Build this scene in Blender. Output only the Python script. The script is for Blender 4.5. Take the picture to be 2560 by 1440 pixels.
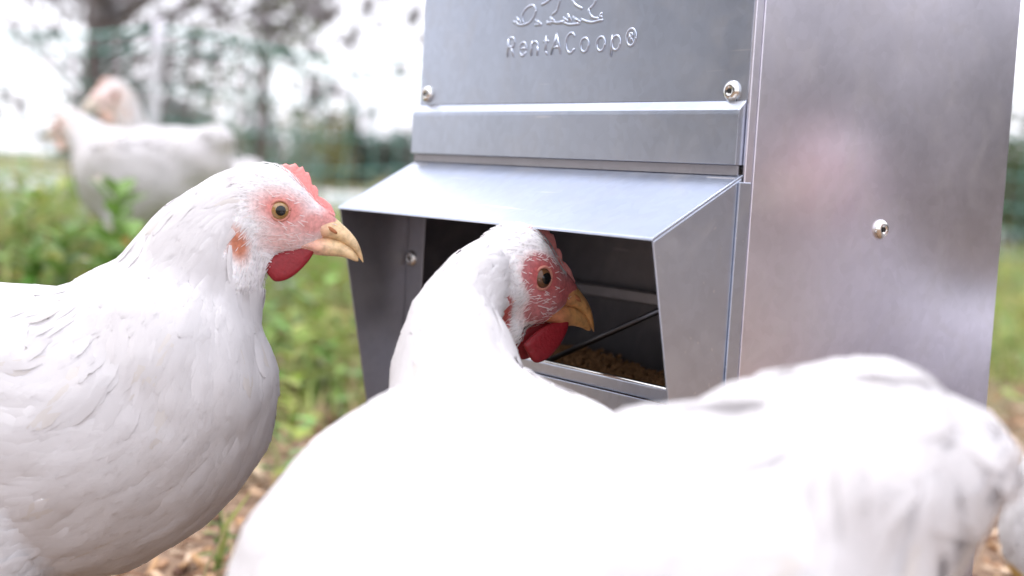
import bpy, bmesh, math, random
import numpy as np
from mathutils import Vector, Matrix, Euler
from mathutils.bvhtree import BVHTree
from mathutils import noise as mnoise

random.seed(7)
rng = np.random.default_rng(11)
scene = bpy.context.scene
COL = scene.collection
for o in list(bpy.data.objects):
    bpy.data.objects.remove(o)

# ------------------------------------------------------------------ camera
CAM_H = 0.43
pitch, roll = math.radians(4.30), math.radians(3.40)
fwd = Vector((0, math.cos(pitch), -math.sin(pitch)))
r0 = Vector((1, 0, 0))
u0 = Vector((0, math.sin(pitch), math.cos(pitch)))
right = math.cos(roll) * r0 + math.sin(roll) * u0
up = -math.sin(roll) * r0 + math.cos(roll) * u0
cam_d = bpy.data.cameras.new('camera')
cam = bpy.data.objects.new('camera', cam_d)
COL.objects.link(cam)
cam.matrix_world = Matrix(((right.x, up.x, -fwd.x, 0), (right.y, up.y, -fwd.y, 0), (right.z, up.z, -fwd.z, CAM_H), (0, 0, 0, 1)))
cam_d.lens = 49.83
cam_d.sensor_width = 36.0
cam_d.clip_start = 0.02
cam_d.clip_end = 2000
cam_d.dof.use_dof = True
cam_d.dof.focus_distance = 0.96
cam_d.dof.aperture_fstop = 4.0
cam_d.dof.aperture_blades = 0
scene.camera = cam

# ------------------------------------------------------------------ sky, sun, exposure
SUN_EL, SUN_AZ = math.radians(60), math.radians(-82)   # azimuth from +Y clockwise
world = bpy.data.worlds.new('World')
scene.world = world
world.use_nodes = True
wn, wl = world.node_tree.nodes, world.node_tree.links
wn.clear()
out = wn.new('ShaderNodeOutputWorld')
bgd = wn.new('ShaderNodeBackground')
sky = wn.new('ShaderNodeTexSky')
sky.sky_type = 'NISHITA'
sky.sun_disc = False
sky.sun_elevation = SUN_EL
sky.sun_rotation = SUN_AZ
sky.air_density = 1.0
sky.dust_density = 2.0
tc = wn.new('ShaderNodeTexCoord')
mp = wn.new('ShaderNodeMapping')
mp.inputs['Scale'].default_value = (1.3, 1.3, 9.0)
nz = wn.new('ShaderNodeTexNoise')
nz.inputs['Scale'].default_value = 2.2
nz.inputs['Detail'].default_value = 5
nz.inputs['Distortion'].default_value = 0.6
cr = wn.new('ShaderNodeValToRGB')
cr.color_ramp.elements[0].position = 0.30
cr.color_ramp.elements[0].color = (12.6, 12.4, 13.8, 1)
cr.color_ramp.elements[1].position = 0.62
cr.color_ramp.elements[1].color = (17.0, 16.9, 18.0, 1)
mx = wn.new('ShaderNodeMix')
mx.data_type = 'RGBA'
mx.inputs['Factor'].default_value = 0.85
wl.new(tc.outputs['Generated'], mp.inputs['Vector'])
wl.new(mp.outputs['Vector'], nz.inputs['Vector'])
wl.new(nz.outputs['Fac'], cr.inputs['Fac'])
wl.new(sky.outputs['Color'], mx.inputs['A'])
wl.new(cr.outputs['Color'], mx.inputs['B'])
sxyz = wn.new('ShaderNodeSeparateXYZ')
zen = wn.new('ShaderNodeMapRange')          # overcast luminance: brighter overhead than at the horizon
zen.inputs['From Min'].default_value = 0.0; zen.inputs['From Max'].default_value = 1.0
zen.inputs['To Min'].default_value = 0.92; zen.inputs['To Max'].default_value = 1.5
wl.new(tc.outputs['Generated'], sxyz.inputs[0]); wl.new(sxyz.outputs['Z'], zen.inputs['Value'])
vm = wn.new('ShaderNodeVectorMath'); vm.operation = 'SCALE'
wl.new(mx.outputs['Result'], vm.inputs[0]); wl.new(zen.outputs['Result'], vm.inputs['Scale'])
wl.new(vm.outputs['Vector'], bgd.inputs['Color'])
bgd.inputs['Strength'].default_value = 0.10
wl.new(bgd.outputs['Background'], out.inputs['Surface'])

sun_d = bpy.data.lights.new('sun', 'SUN')
sun_d.energy = 1.3
sun_d.angle = math.radians(14)
sun_d.color = (1.0, 0.97, 0.93)
sun = bpy.data.objects.new('sun', sun_d)
COL.objects.link(sun)
sdir = Vector((math.sin(SUN_AZ) * math.cos(SUN_EL), math.cos(SUN_AZ) * math.cos(SUN_EL), math.sin(SUN_EL)))
sun.rotation_euler = sdir.to_track_quat('Z', 'Y').to_euler()

vs = scene.view_settings
vs.view_transform = 'Standard'
vs.look = 'None'
vs.exposure = 0.36
vs.gamma = 1.0
vs.use_curve_mapping = False
scene.cycles.use_denoising = True
scene.cycles.max_bounces = 8

# ------------------------------------------------------------------ helpers
def tag(o, label=None, cat=None, group=None, kind=None):
    if label: o['label'] = label
    if cat: o['category'] = cat
    if group: o['group'] = group
    if kind: o['kind'] = kind
    return o

def empty(name, loc=(0, 0, 0), rz=0):
    o = bpy.data.objects.new(name, None)
    COL.objects.link(o)
    o.location = loc
    o.rotation_euler = (0, 0, rz)
    o.empty_display_size = 0.05
    return o

def link_mesh(name, me, mat, parent=None, smooth=True):
    o = bpy.data.objects.new(name, me)
    COL.objects.link(o)
    if mat is not None and len(me.materials) == 0:
        me.materials.append(mat)
    if smooth and len(me.polygons):
        me.polygons.foreach_set('use_smooth', np.ones(len(me.polygons), dtype=bool))
    if parent is not None:
        o.parent = parent
    return o

def pymesh(name, verts, faces):
    me = bpy.data.meshes.new(name)
    me.from_pydata([tuple(map(float, v)) for v in verts], [], faces)
    me.validate()
    me.update()
    return me

def npmesh(name, V, quads):
    """fast mesh from numpy arrays, all polygons with the same corner count"""
    V = np.asarray(V, dtype=np.float32)
    Q = np.asarray(quads, dtype=np.int32)
    n, k = Q.shape
    me = bpy.data.meshes.new(name)
    me.vertices.add(len(V)); me.vertices.foreach_set('co', V.ravel())
    me.loops.add(n * k); me.loops.foreach_set('vertex_index', Q.ravel())
    me.polygons.add(n); me.polygons.foreach_set('loop_start', np.arange(0, n * k, k, dtype=np.int32))
    me.update(calc_edges=True)
    return me

def set_color(me, name, cols):
    at_ = me.color_attributes.new(name, 'FLOAT_COLOR', 'POINT')
    c = np.ones((len(me.vertices), 4), dtype=np.float32)
    c[:, :3] = cols
    at_.data.foreach_set('color', c.ravel())

def bm_obj(name, bm, mat, parent=None, smooth=False, bevel=0.0, seg=2):
    if bevel > 0:
        bmesh.ops.bevel(bm, geom=bm.edges[:], offset=bevel, segments=seg, affect='EDGES', profile=0.5)
    bmesh.ops.recalc_face_normals(bm, faces=bm.faces[:])
    me = bpy.data.meshes.new(name)
    bm.to_mesh(me)
    bm.free()
    return link_mesh(name, me, mat, parent, smooth)

def prism(bm, poly, d, t):
    """closed slab: poly is a list of 3D points, extruded along vector d*t"""
    d = Vector(d).normalized() * t
    a = [bm.verts.new(Vector(q)) for q in poly]
    b = [bm.verts.new(Vector(q) + d) for q in poly]
    bm.faces.new(a)
    bm.faces.new(b[::-1])
    n = len(poly)
    for i in range(n):
        bm.faces.new((a[i], b[i], b[(i + 1) % n], a[(i + 1) % n]))

def box(bm, x0, x1, y0, y1, z0, z1):
    prism(bm, [(x0, y0, z0), (x1, y0, z0), (x1, y0, z1), (x0, y0, z1)], (0, 1, 0), y1 - y0)

def catmull(P, sub):
    P = np.asarray(P, float)
    Q = np.vstack([2 * P[0] - P[1], P, 2 * P[-1] - P[-2]])
    res = []
    for i in range(1, len(Q) - 2):
        p0, p1, p2, p3 = Q[i - 1], Q[i], Q[i + 1], Q[i + 2]
        for k in range(sub):
            t = k / sub
            res.append(.5 * ((2 * p1) + (-p0 + p2) * t + (2 * p0 - 5 * p1 + 4 * p2 - p3) * t * t + (-p0 + 3 * p1 - 3 * p2 + p3) * t ** 3))
    res.append(Q[-2])
    return np.array(res)

def tube_arrays(P, ra, rb=None, n=10, lat=(0, 1, 0), caps=True):
    """swept tube; ra along lat, rb across; returns verts, quad/tri faces"""
    P = np.asarray(P, float)
    ra = np.asarray(ra, float) * np.ones(len(P))
    rb = ra if rb is None else np.asarray(rb, float) * np.ones(len(P))
    T = np.gradient(P, axis=0)
    T /= np.linalg.norm(T, axis=1)[:, None] + 1e-12
    V, Fc = [], []
    ref = np.asarray(lat, float)
    for i in range(len(P)):
        l = ref - (ref @ T[i]) * T[i]
        if np.linalg.norm(l) < 1e-4:
            l = np.array([1., 0, 0]) - T[i][0] * T[i]
        l /= np.linalg.norm(l)
        m = np.cross(T[i], l)
        for k in range(n):
            th = 2 * math.pi * k / n
            V.append(P[i] + l * ra[i] * math.cos(th) + m * rb[i] * math.sin(th))
    for i in range(len(P) - 1):
        for k in range(n):
            k2 = (k + 1) % n
            Fc.append((i * n + k, i * n + k2, (i + 1) * n + k2, (i + 1) * n + k))
    if caps:
        Fc.append(tuple(range(n))[::-1])
        Fc.append(tuple((len(P) - 1) * n + k for k in range(n)))
    return V, Fc

class Acc:
    def __init__(s): s.V, s.F = [], []
    def add(s, V, F):
        o = len(s.V); s.V += [tuple(v) for v in V]; s.F += [tuple(i + o for i in f) for f in F]
        return s
    def tube(s, P, ra, rb=None, n=8, lat=(0, 1, 0), sub=0):
        if sub:
            k = np.column_stack([np.asarray(P, float), np.asarray(ra, float) * np.ones(len(P)), np.asarray(ra if rb is None else rb, float) * np.ones(len(P))])
            k = catmull(k, sub); P, ra, rb = k[:, :3], k[:, 3], k[:, 4]
        return s.add(*tube_arrays(P, ra, rb, n, lat))
    def ball(s, c, r, n=12, m=8):
        r = np.ones(3) * np.asarray(r, float)
        V = [np.asarray(c) + r * (0, 0, 1)]
        for i in range(1, m):
            a = math.pi * i / m
            for k in range(n):
                b = 2 * math.pi * k / n
                V.append(np.asarray(c) + r * (math.sin(a) * math.cos(b), math.sin(a) * math.sin(b), math.cos(a)))
        V.append(np.asarray(c) - r * (0, 0, 1))
        Fc = [(0, 1 + k, 1 + (k + 1) % n) for k in range(n)]
        for i in range(m - 2):
            for k in range(n):
                Fc.append((1 + i * n + k, 1 + (i + 1) * n + k, 1 + (i + 1) * n + (k + 1) % n, 1 + i * n + (k + 1) % n))
        L = len(V) - 1
        Fc += [(L, 1 + (m - 2) * n + (k + 1) % n, 1 + (m - 2) * n + k) for k in range(n)]
        return s.add(V, Fc)
    def obj(s, name, mat, parent=None, smooth=True):
        return link_mesh(name, pymesh(name, s.V, s.F), mat, parent, smooth)

# ------------------------------------------------------------------ materials
def mat_base(name):
    m = bpy.data.materials.new(name)
    m.use_nodes = True
    nt = m.node_tree
    b = nt.nodes['Principled BSDF']
    return m, nt, b

def N(nt, kind, **kw):
    n = nt.nodes.new(kind)
    for k, v in kw.items():
        if k in n.inputs: n.inputs[k].default_value = v
        else: setattr(n, k, v)
    return n

def simple(name, col, rough=.6, metal=0., noise=0., nscale=60., bump=0., sss=0., spec=.5):
    m, nt, b = mat_base(name)
    b.inputs['Roughness'].default_value = rough
    b.inputs['Metallic'].default_value = metal
    b.inputs['Specular IOR Level'].default_value = spec
    if sss:
        b.inputs['Subsurface Weight'].default_value = sss
        b.inputs['Subsurface Radius'].default_value = (.006, .002, .0015)
        b.inputs['Subsurface Scale'].default_value = 1.0
    c = N(nt, 'ShaderNodeTexCoord')
    nz = N(nt, 'ShaderNodeTexNoise', Scale=nscale, Detail=5.)
    nt.links.new(c.outputs['Object'], nz.inputs['Vector'])
    mx = N(nt, 'ShaderNodeMix', data_type='RGBA')
    mx.inputs['A'].default_value = tuple(x * (1 - noise) for x in col) + (1,)
    mx.inputs['B'].default_value = tuple(min(1, x * (1 + noise)) for x in col) + (1,)
    nt.links.new(nz.outputs['Fac'], mx.inputs['Factor'])
    nt.links.new(mx.outputs['Result'], b.inputs['Base Color'])
    if bump:
        bp = N(nt, 'ShaderNodeBump', Strength=bump, Distance=.001)
        nt.links.new(nz.outputs['Fac'], bp.inputs['Height'])
        nt.links.new(bp.outputs['Normal'], b.inputs['Normal'])
    return m

def galvanised(name, col=(.52, .57, .67), rough=.30, scratch=.5):
    m, nt, b = mat_base(name)
    L = nt.links
    c = N(nt, 'ShaderNodeTexCoord')
    fine = N(nt, 'ShaderNodeTexNoise', Scale=900., Detail=2.)
    L.new(c.outputs['Object'], fine.inputs['Vector'])
    sp = N(nt, 'ShaderNodeTexVoronoi', Scale=160.)
    L.new(c.outputs['Object'], sp.inputs['Vector'])
    big = N(nt, 'ShaderNodeTexNoise', Scale=9., Detail=4.)
    L.new(c.outputs['Object'], big.inputs['Vector'])
    # colour: faint spangle, slow patches
    mx = N(nt, 'ShaderNodeMix', data_type='RGBA')
    mx.inputs['A'].default_value = tuple(x * .86 for x in col) + (1,)
    mx.inputs['B'].default_value = tuple(min(1, x * 1.12) for x in col) + (1,)
    s1 = N(nt, 'ShaderNodeMath', operation='MULTIPLY'); s1.inputs[1].default_value = .35
    L.new(sp.outputs['Color'], s1.inputs[0])
    s2 = N(nt, 'ShaderNodeMath', operation='MULTIPLY_ADD'); s2.inputs[1].default_value = .65
    L.new(big.outputs['Fac'], s2.inputs[0]); L.new(s1.outputs[0], s2.inputs[2])
    L.new(s2.outputs[0], mx.inputs['Factor'])
    # scratches: thin stretched noise
    mpn = N(nt, 'ShaderNodeMapping'); mpn.inputs['Rotation'].default_value = (.4, .9, .3)
    mpn.inputs['Scale'].default_value = (14., 300., 240.)
    L.new(c.outputs['Object'], mpn.inputs['Vector'])
    sc = N(nt, 'ShaderNodeTexNoise', Scale=1., Detail=1.)
    L.new(mpn.outputs['Vector'], sc.inputs['Vector'])
    rp = N(nt, 'ShaderNodeValToRGB')
    rp.color_ramp.elements[0].position = .74; rp.color_ramp.elements[0].color = (0, 0, 0, 1)
    rp.color_ramp.elements[1].position = .80; rp.color_ramp.elements[1].color = (1, 1, 1, 1)
    L.new(sc.outputs['Fac'], rp.inputs['Fac'])
    sm = N(nt, 'ShaderNodeMath', operation='MULTIPLY'); sm.inputs[1].default_value = scratch
    L.new(rp.outputs['Color'], sm.inputs[0])
    mx2 = N(nt, 'ShaderNodeMix', data_type='RGBA')
    mx2.inputs['B'].default_value = (.82, .82, .86, 1)
    L.new(sm.outputs[0], mx2.inputs['Factor']); L.new(mx.outputs['Result'], mx2.inputs['A'])
    L.new(mx2.outputs['Result'], b.inputs['Base Color'])
    b.inputs['Metallic'].default_value = 1.0
    rr = N(nt, 'ShaderNodeMapRange'); rr.inputs['To Min'].default_value = rough - .05; rr.inputs['To Max'].default_value = rough + .07
    L.new(big.outputs['Fac'], rr.inputs['Value']); L.new(rr.outputs['Result'], b.inputs['Roughness'])
    bp = N(nt, 'ShaderNodeBump', Strength=.10, Distance=.0004)
    L.new(fine.outputs['Fac'], bp.inputs['Height'])
    wav = N(nt, 'ShaderNodeTexNoise', Scale=11., Detail=1.)            # faint oil-canning of the thin sheet
    L.new(c.outputs['Object'], wav.inputs['Vector'])
    bp2 = N(nt, 'ShaderNodeBump', Strength=.15, Distance=.0035)
    L.new(wav.outputs['Fac'], bp2.inputs['Height']); L.new(bp.outputs['Normal'], bp2.inputs['Normal'])
    L.new(bp2.outputs['Normal'], b.inputs['Normal'])
    # thin dust film and smears
    du = N(nt, 'ShaderNodeTexNoise', Scale=26., Detail=8., Distortion=1.2)
    L.new(c.outputs['Object'], du.inputs['Vector'])
    dr = N(nt, 'ShaderNodeMapRange'); dr.inputs['From Min'].default_value = .48; dr.inputs['From Max'].default_value = .78
    dr.inputs['To Min'].default_value = .03; dr.inputs['To Max'].default_value = .22
    L.new(du.outputs['Fac'], dr.inputs['Value'])
    dd = N(nt, 'ShaderNodeBsdfDiffuse'); dd.inputs['Color'].default_value = (.42, .40, .38, 1)
    ms = N(nt, 'ShaderNodeMixShader')
    L.new(dr.outputs['Result'], ms.inputs[0]); L.new(b.outputs[0], ms.inputs[1]); L.new(dd.outputs[0], ms.inputs[2])
    L.new(ms.outputs[0], nt.nodes['Material Output'].inputs['Surface'])
    return m

M = {}
M['galv'] = galvanised('galvanised_steel')
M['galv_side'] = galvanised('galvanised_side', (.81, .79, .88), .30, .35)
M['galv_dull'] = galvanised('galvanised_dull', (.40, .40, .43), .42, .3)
M['galv_in_shade'] = galvanised('galvanised_inside_shade', (.20, .20, .22), .5, .2)  # same steel, darkened to stand for the shade inside the opening
M['screw'] = simple('screw_steel', (.75, .74, .70), .16, 1.0, .05)
M['recess'] = simple('screw_recess', (.03, .03, .03), .5, .6)
M['rod'] = simple('rod_steel', (.12, .12, .13), .4, 1.0, .1)
M['pellet'] = simple('feed_pellet', (.24, .125, .05), .9, 0, .45, 240.)
M['comb'] = simple('comb_skin', (.80, .30, .28), .55, 0, .25, 520., .9, .25)
M['wattle'] = simple('wattle_skin', (.23, .006, .012), .55, 0, .3, 420., .6, .15)
M['comb_overexposed'] = simple('overexposed_comb_skin', (.84, .58, .50), .5, 0, .2, 240., .3, .25)  # skin bleached to imitate overexposure on the blurred hens
M['lid'] = simple('eyelid_skin', (.50, .20, .15), .5, 0, .3, 900., .3)
M['nostril'] = simple('nostril_skin', (.36, .13, .05), .6, 0, .2, 300.)
M['pupil'] = simple('pupil', (.006, .006, .006), .06)

def beak_mat():
    m, nt, b = mat_base('beak_horn')
    L = nt.links
    a = N(nt, 'ShaderNodeVertexColor', layer_name='Col')
    c = N(nt, 'ShaderNodeTexCoord')
    nz = N(nt, 'ShaderNodeTexNoise', Scale=210., Detail=5.)
    L.new(c.outputs['Object'], nz.inputs['Vector'])
    hs = N(nt, 'ShaderNodeHueSaturation')
    mr = N(nt, 'ShaderNodeMapRange'); mr.inputs['From Min'].default_value = .3; mr.inputs['From Max'].default_value = .6
    mr.inputs['To Min'].default_value = .66; mr.inputs['To Max'].default_value = 1.05
    L.new(nz.outputs['Fac'], mr.inputs['Value']); L.new(mr.outputs['Result'], hs.inputs['Value'])
    L.new(a.outputs['Color'], hs.inputs['Color']); L.new(hs.outputs['Color'], b.inputs['Base Color'])
    b.inputs['Roughness'].default_value = .42
    b.inputs['Subsurface Weight'].default_value = .2
    b.inputs['Subsurface Radius'].default_value = (.004, .002, .001)
    bp = N(nt, 'ShaderNodeBump', Strength=.2, Distance=.0006)
    L.new(nz.outputs['Fac'], bp.inputs['Height']); L.new(bp.outputs['Normal'], b.inputs['Normal'])
    return m
M['beak'] = beak_mat()

def iris_mat():
    m, nt, b = mat_base('eye_iris')
    c = N(nt, 'ShaderNodeTexCoord')
    nz = N(nt, 'ShaderNodeTexNoise', Scale=900., Detail=3.)
    nt.links.new(c.outputs['Object'], nz.inputs['Vector'])
    rp = N(nt, 'ShaderNodeValToRGB')
    rp.color_ramp.elements[0].color = (.15, .08, .022, 1); rp.color_ramp.elements[1].color = (.46, .27, .09, 1)
    nt.links.new(nz.outputs['Fac'], rp.inputs['Fac']); nt.links.new(rp.outputs['Color'], b.inputs['Base Color'])
    b.inputs['Roughness'].default_value = .08
    b.inputs['Coat Weight'].default_value = 1.0
    b.inputs['Coat Roughness'].default_value = .03
    return m
M['iris'] = iris_mat()
M['iris_shaded'] = simple('shaded_iris', (.10, .045, .02), .1, 0, .4, 900.)  # iris darkened as if in the shade of the hood

def hen_skin():
    m, nt, b = mat_base('hen_skin')
    L = nt.links
    a = N(nt, 'ShaderNodeVertexColor', layer_name='Col')
    c = N(nt, 'ShaderNodeTexCoord')
    nz = N(nt, 'ShaderNodeTexNoise', Scale=420., Detail=4.)
    L.new(c.outputs['Object'], nz.inputs['Vector'])
    hs = N(nt, 'ShaderNodeHueSaturation')
    mr = N(nt, 'ShaderNodeMapRange'); mr.inputs['From Min'].default_value = .3; mr.inputs['From Max'].default_value = .7
    mr.inputs['To Min'].default_value = .78; mr.inputs['To Max'].default_value = 1.18
    L.new(nz.outputs['Fac'], mr.inputs['Value']); L.new(mr.outputs['Result'], hs.inputs['Value'])
    L.new(a.outputs['Color'], hs.inputs['Color']); L.new(hs.outputs['Color'], b.inputs['Base Color'])
    b.inputs['Roughness'].default_value = .8
    b.inputs['Specular IOR Level'].default_value = .2
    b.inputs['Subsurface Weight'].default_value = .15
    b.inputs['Subsurface Radius'].default_value = (.006, .003, .002)
    bp = N(nt, 'ShaderNodeBump', Strength=.25, Distance=.0008)
    L.new(nz.outputs['Fac'], bp.inputs['Height']); L.new(bp.outputs['Normal'], b.inputs['Normal'])
    return m
M['hen'] = hen_skin()

def feather_mat():
    m, nt, b = mat_base('white_feather')
    L = nt.links
    a = N(nt, 'ShaderNodeVertexColor', layer_name='Col')
    L.new(a.outputs['Color'], b.inputs['Base Color'])
    b.inputs['Roughness'].default_value = .9
    b.inputs['Specular IOR Level'].default_value = .08
    tr = N(nt, 'ShaderNodeBsdfTranslucent')
    L.new(a.outputs['Color'], tr.inputs['Color'])
    ms = N(nt, 'ShaderNodeMixShader'); ms.inputs[0].default_value = .46
    L.new(b.outputs[0], ms.inputs[1]); L.new(tr.outputs[0], ms.inputs[2])
    L.new(ms.outputs[0], nt.nodes['Material Output'].inputs['Surface'])
    return m
M['feather'] = feather_mat()

def leaf_mat(name, sat=1.0):
    m, nt, b = mat_base(name)
    L = nt.links
    a = N(nt, 'ShaderNodeVertexColor', layer_name='Col')
    L.new(a.outputs['Color'], b.inputs['Base Color'])
    b.inputs['Roughness'].default_value = .55
    tr = N(nt, 'ShaderNodeBsdfTranslucent')
    L.new(a.outputs['Color'], tr.inputs['Color'])
    ms = N(nt, 'ShaderNodeMixShader'); ms.inputs[0].default_value = .35
    L.new(b.outputs[0], ms.inputs[1]); L.new(tr.outputs[0], ms.inputs[2])
    L.new(ms.outputs[0], nt.nodes['Material Output'].inputs['Surface'])
    return m
M['leaf'] = leaf_mat('leaf')
M['bark'] = simple('bark', (.20, .165, .16), .9, 0, .4, 14., .6)
M['net'] = simple('net_cord', (.14, .34, .29), .6, 0, .2)  # cord colour lightened for glare over the background
M['post_white'] = simple('post_white', (.70, .68, .74), .5, 0, .1)
M['post_dark'] = simple('post_dark', (.10, .10, .11), .7, 0, .3)

def ground_mat():
    m, nt, b = mat_base('soil')
    L = nt.links
    c = N(nt, 'ShaderNodeTexCoord')
    n1 = N(nt, 'ShaderNodeTexNoise', Scale=3.2, Detail=7.)
    n2 = N(nt, 'ShaderNodeTexNoise', Scale=45., Detail=6.)
    L.new(c.outputs['Object'], n1.inputs['Vector']); L.new(c.outputs['Object'], n2.inputs['Vector'])
    r1 = N(nt, 'ShaderNodeValToRGB')
    r1.color_ramp.elements[0].position = .35; r1.color_ramp.elements[0].color = (.13, .075, .045, 1)
    r1.color_ramp.elements[1].position = .65; r1.color_ramp.elements[1].color = (.30, .20, .13, 1)
    L.new(n2.outputs['Fac'], r1.inputs['Fac'])
    r2 = N(nt, 'ShaderNodeValToRGB')
    r2.color_ramp.elements[0].position = .42; r2.color_ramp.elements[0].color = (.10, .12, .035, 1)
    r2.color_ramp.elements[1].position = .62; r2.color_ramp.elements[1].color = (.22, .19, .09, 1)
    L.new(n1.outputs['Fac'], r2.inputs['Fac'])
    sx = N(nt, 'ShaderNodeSeparateXYZ'); L.new(c.outputs['Object'], sx.inputs[0])
    mr = N(nt, 'ShaderNodeMapRange', interpolation_type='SMOOTHSTEP'); mr.inputs['From Min'].default_value = 1.8; mr.inputs['From Max'].default_value = 4.5
    L.new(sx.outputs['Y'], mr.inputs['Value'])
    mx = N(nt, 'ShaderNodeMix', data_type='RGBA')
    L.new(mr.outputs['Result'], mx.inputs['Factor']); L.new(r1.outputs['Color'], mx.inputs['A']); L.new(r2.outputs['Color'], mx.inputs['B'])
    L.new(mx.outputs['Result'], b.inputs['Base Color'])
    b.inputs['Roughness'].default_value = .95
    bp = N(nt, 'ShaderNodeBump', Strength=.8, Distance=.012)
    L.new(n2.outputs['Fac'], bp.inputs['Height']); L.new(bp.outputs['Normal'], b.inputs['Normal'])
    return m
M['soil'] = ground_mat()
M['road'] = simple('pale_gravel', (.42, .43, .42), .9, 0, .15, 6.)

# ------------------------------------------------------------------ ground
def sstep(x, a, b):
    t = np.clip((np.asarray(x, float) - a) / (b - a), 0, 1)
    return t * t * (3 - 2 * t)

def gz(X, Y):
    X, Y = np.asarray(X, float), np.asarray(Y, float)
    bank = .21 * sstep(Y, 2.0, 3.4) * sstep(-X, .15, .9) * (1 - sstep(Y, 4.5, 7.5))
    und = .012 * np.sin(X * 5.1 + 1.3) * np.sin(Y * 4.3) + .006 * np.sin(X * 13 + Y * 7)
    return bank + und * sstep(np.hypot(X - .05, Y - .95), .9, 1.6)

def build_ground():
    xs = np.concatenate([[-900, -300, -100, -40, -20], np.linspace(-10, 10, 121), [20, 40, 100, 300, 900]])
    ys = np.concatenate([[-900, -300, -100, -40, -12], np.linspace(-4, 14, 121), [20, 40, 100, 300, 900]])
    X, Y = np.meshgrid(xs, ys)
    V = np.column_stack([X.ravel(), Y.ravel(), gz(X, Y).ravel()])
    n = len(xs)
    i, j = np.meshgrid(np.arange(len(ys) - 1), np.arange(n - 1), indexing='ij')
    a = (i * n + j).ravel()
    g = link_mesh('ground', npmesh('ground', V, np.column_stack([a, a + 1, a + n + 1, a + n])), M['soil'])
    tag(g, 'bare brown soil and rough turf under the birds', 'ground', kind='structure')
build_ground()

road_bm = bmesh.new()
prism(road_bm, [(-60, 15.0, .0), (60, 17.5, .0), (60, 27, .0), (-60, 24.5, .0)], (0, 0, 1), .05)
tag(bm_obj('road', road_bm, M['road']), 'pale gravel track crossing behind the fence', 'road', kind='structure')

# ------------------------------------------------------------------ chicken feeder
FW, FD = .3843, .2745
feeder = empty('chicken_feeder', (.142, .9, 0), math.radians(36.5983 - 90))
tag(feeder, 'galvanised steel chicken feeder with hooded opening and embossed front', 'feeder')
G, GS, GD = M['galv'], M['galv_side'], M['galv_dull']
T = .0016
def part(name, mat, fn, bevel=0.0006, parent=feeder, seg=2):
    bm = bmesh.new(); fn(bm)
    return bm_obj(name, bm, mat, parent, bevel=bevel, seg=seg)
Y0 = -.006   # plane of the lower front
front = part('front_panel', G, lambda b: prism(b, [(-FW, 0, .4895), (-.0015, 0, .4895), (-.0015, 0, .70), (-FW, 0, .70)], (0, 1, 0), T))
# pressed step under the front panel: a sloping bend and an upright band, one folded sheet
part('folded_band', G, lambda b: prism(b, [(-FW, -.0004, .4895), (-FW, -.0062, .4835), (-FW, -.0066, .4805), (-FW, -.0066, .4486), (-FW, .0010, .4486), (-FW, .0012, .4880)], (1, 0, 0), FW - .0016), .0004)
part('band_hem', GD, lambda b: box(b, -FW, -.003, -.0030, -.0012, .4420, .4484), .0003)
# hood: sloping roof with a small turned-down front edge
HZ0, HZ1, HY = .4428, .4009, -.0736
def hood(b):
    prism(b, [(-FW, -.0005, HZ0), (-FW, HY, HZ1), (-FW, HY - .0006, HZ1 - .0018), (-FW, HY + .0012, HZ1 - .0018), (-FW, -.0005, HZ0 - .0020)], (1, 0, 0), FW)
part('hood', G, hood, .0004)
ZB = .165
def cheek(x0, t):
    def fn(b):
        prism(b, [(x0, -.0012, HZ0 - .0022), (x0, HY + .0008, HZ1 - .0020), (x0, HY + .0008 + (HZ1 - ZB) * .215, ZB), (x0, -.0012, ZB)], (1, 0, 0), t)
    return fn
part('cheek', G, cheek(-T, T))
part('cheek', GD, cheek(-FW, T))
part('cheek_flange', G, lambda b: box(b, .0002, .0016, -.0046, .006, ZB, .438), .0005)
# lower front frame around the opening
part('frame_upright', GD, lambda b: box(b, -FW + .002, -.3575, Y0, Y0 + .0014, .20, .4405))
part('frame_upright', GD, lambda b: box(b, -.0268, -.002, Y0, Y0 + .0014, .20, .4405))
part('lower_front', G, lambda b: box(b, -FW + .0018, -.0018, Y0 - .002, Y0 - .0004, .04, .2880), .0005)
part('tray_lip', G, lambda b: box(b, -.357, -.027, -.0035, -.0010, .2875, .2970), .0008)
lip = Acc(); lip.tube([(-.357, -.0012, .2972), (-.027, -.0012, .2972)], .0017, n=10, lat=(0, 0, 1)); lip.obj('lip_wire', M['screw'], feeder)
# inside
part('trough_floor', M['galv_in_shade'], lambda b: box(b, -.3815, -.0022, .0006, .150, .262, .2636), .0003)
part('inner_back', M['galv_in_shade'], lambda b: prism(b, [(-.3815, .125, .2645), (-.0022, .125, .2645), (-.0022, .118, .46), (-.3815, .118, .46)], (0, 1, 0), .0016), .0003)
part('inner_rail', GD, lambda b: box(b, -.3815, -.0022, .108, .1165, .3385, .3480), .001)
part('inner_side', M['galv_in_shade'], lambda b: box(b, -.3838, -.3822, .0006, .26, .20, .445), .0003)
part('inner_ceiling', M['galv_in_shade'], lambda b: box(b, -.3815, -.0022, .0006, .26, .4460, .4475), .0003)
rod = Acc()
rod.tube([(-.2300, .030, .2902), (-.0950, .030, .3482)], .0023, n=8, lat=(0, 1, 0)); rod.obj('guard_rod', M['rod'], feeder)
rod = Acc()
rod.tube([(-.0950, .034, .2902), (-.0300, .034, .3200)], .0023, n=8, lat=(0, 1, 0)); rod.obj('guard_rod', M['rod'], feeder)
rod = Acc()
rod.tube([(-.3600, .030, .2902), (-.2350, .030, .3440)], .0023, n=8, lat=(0, 1, 0)); rod.obj('guard_rod', M['rod'], feeder)
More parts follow.
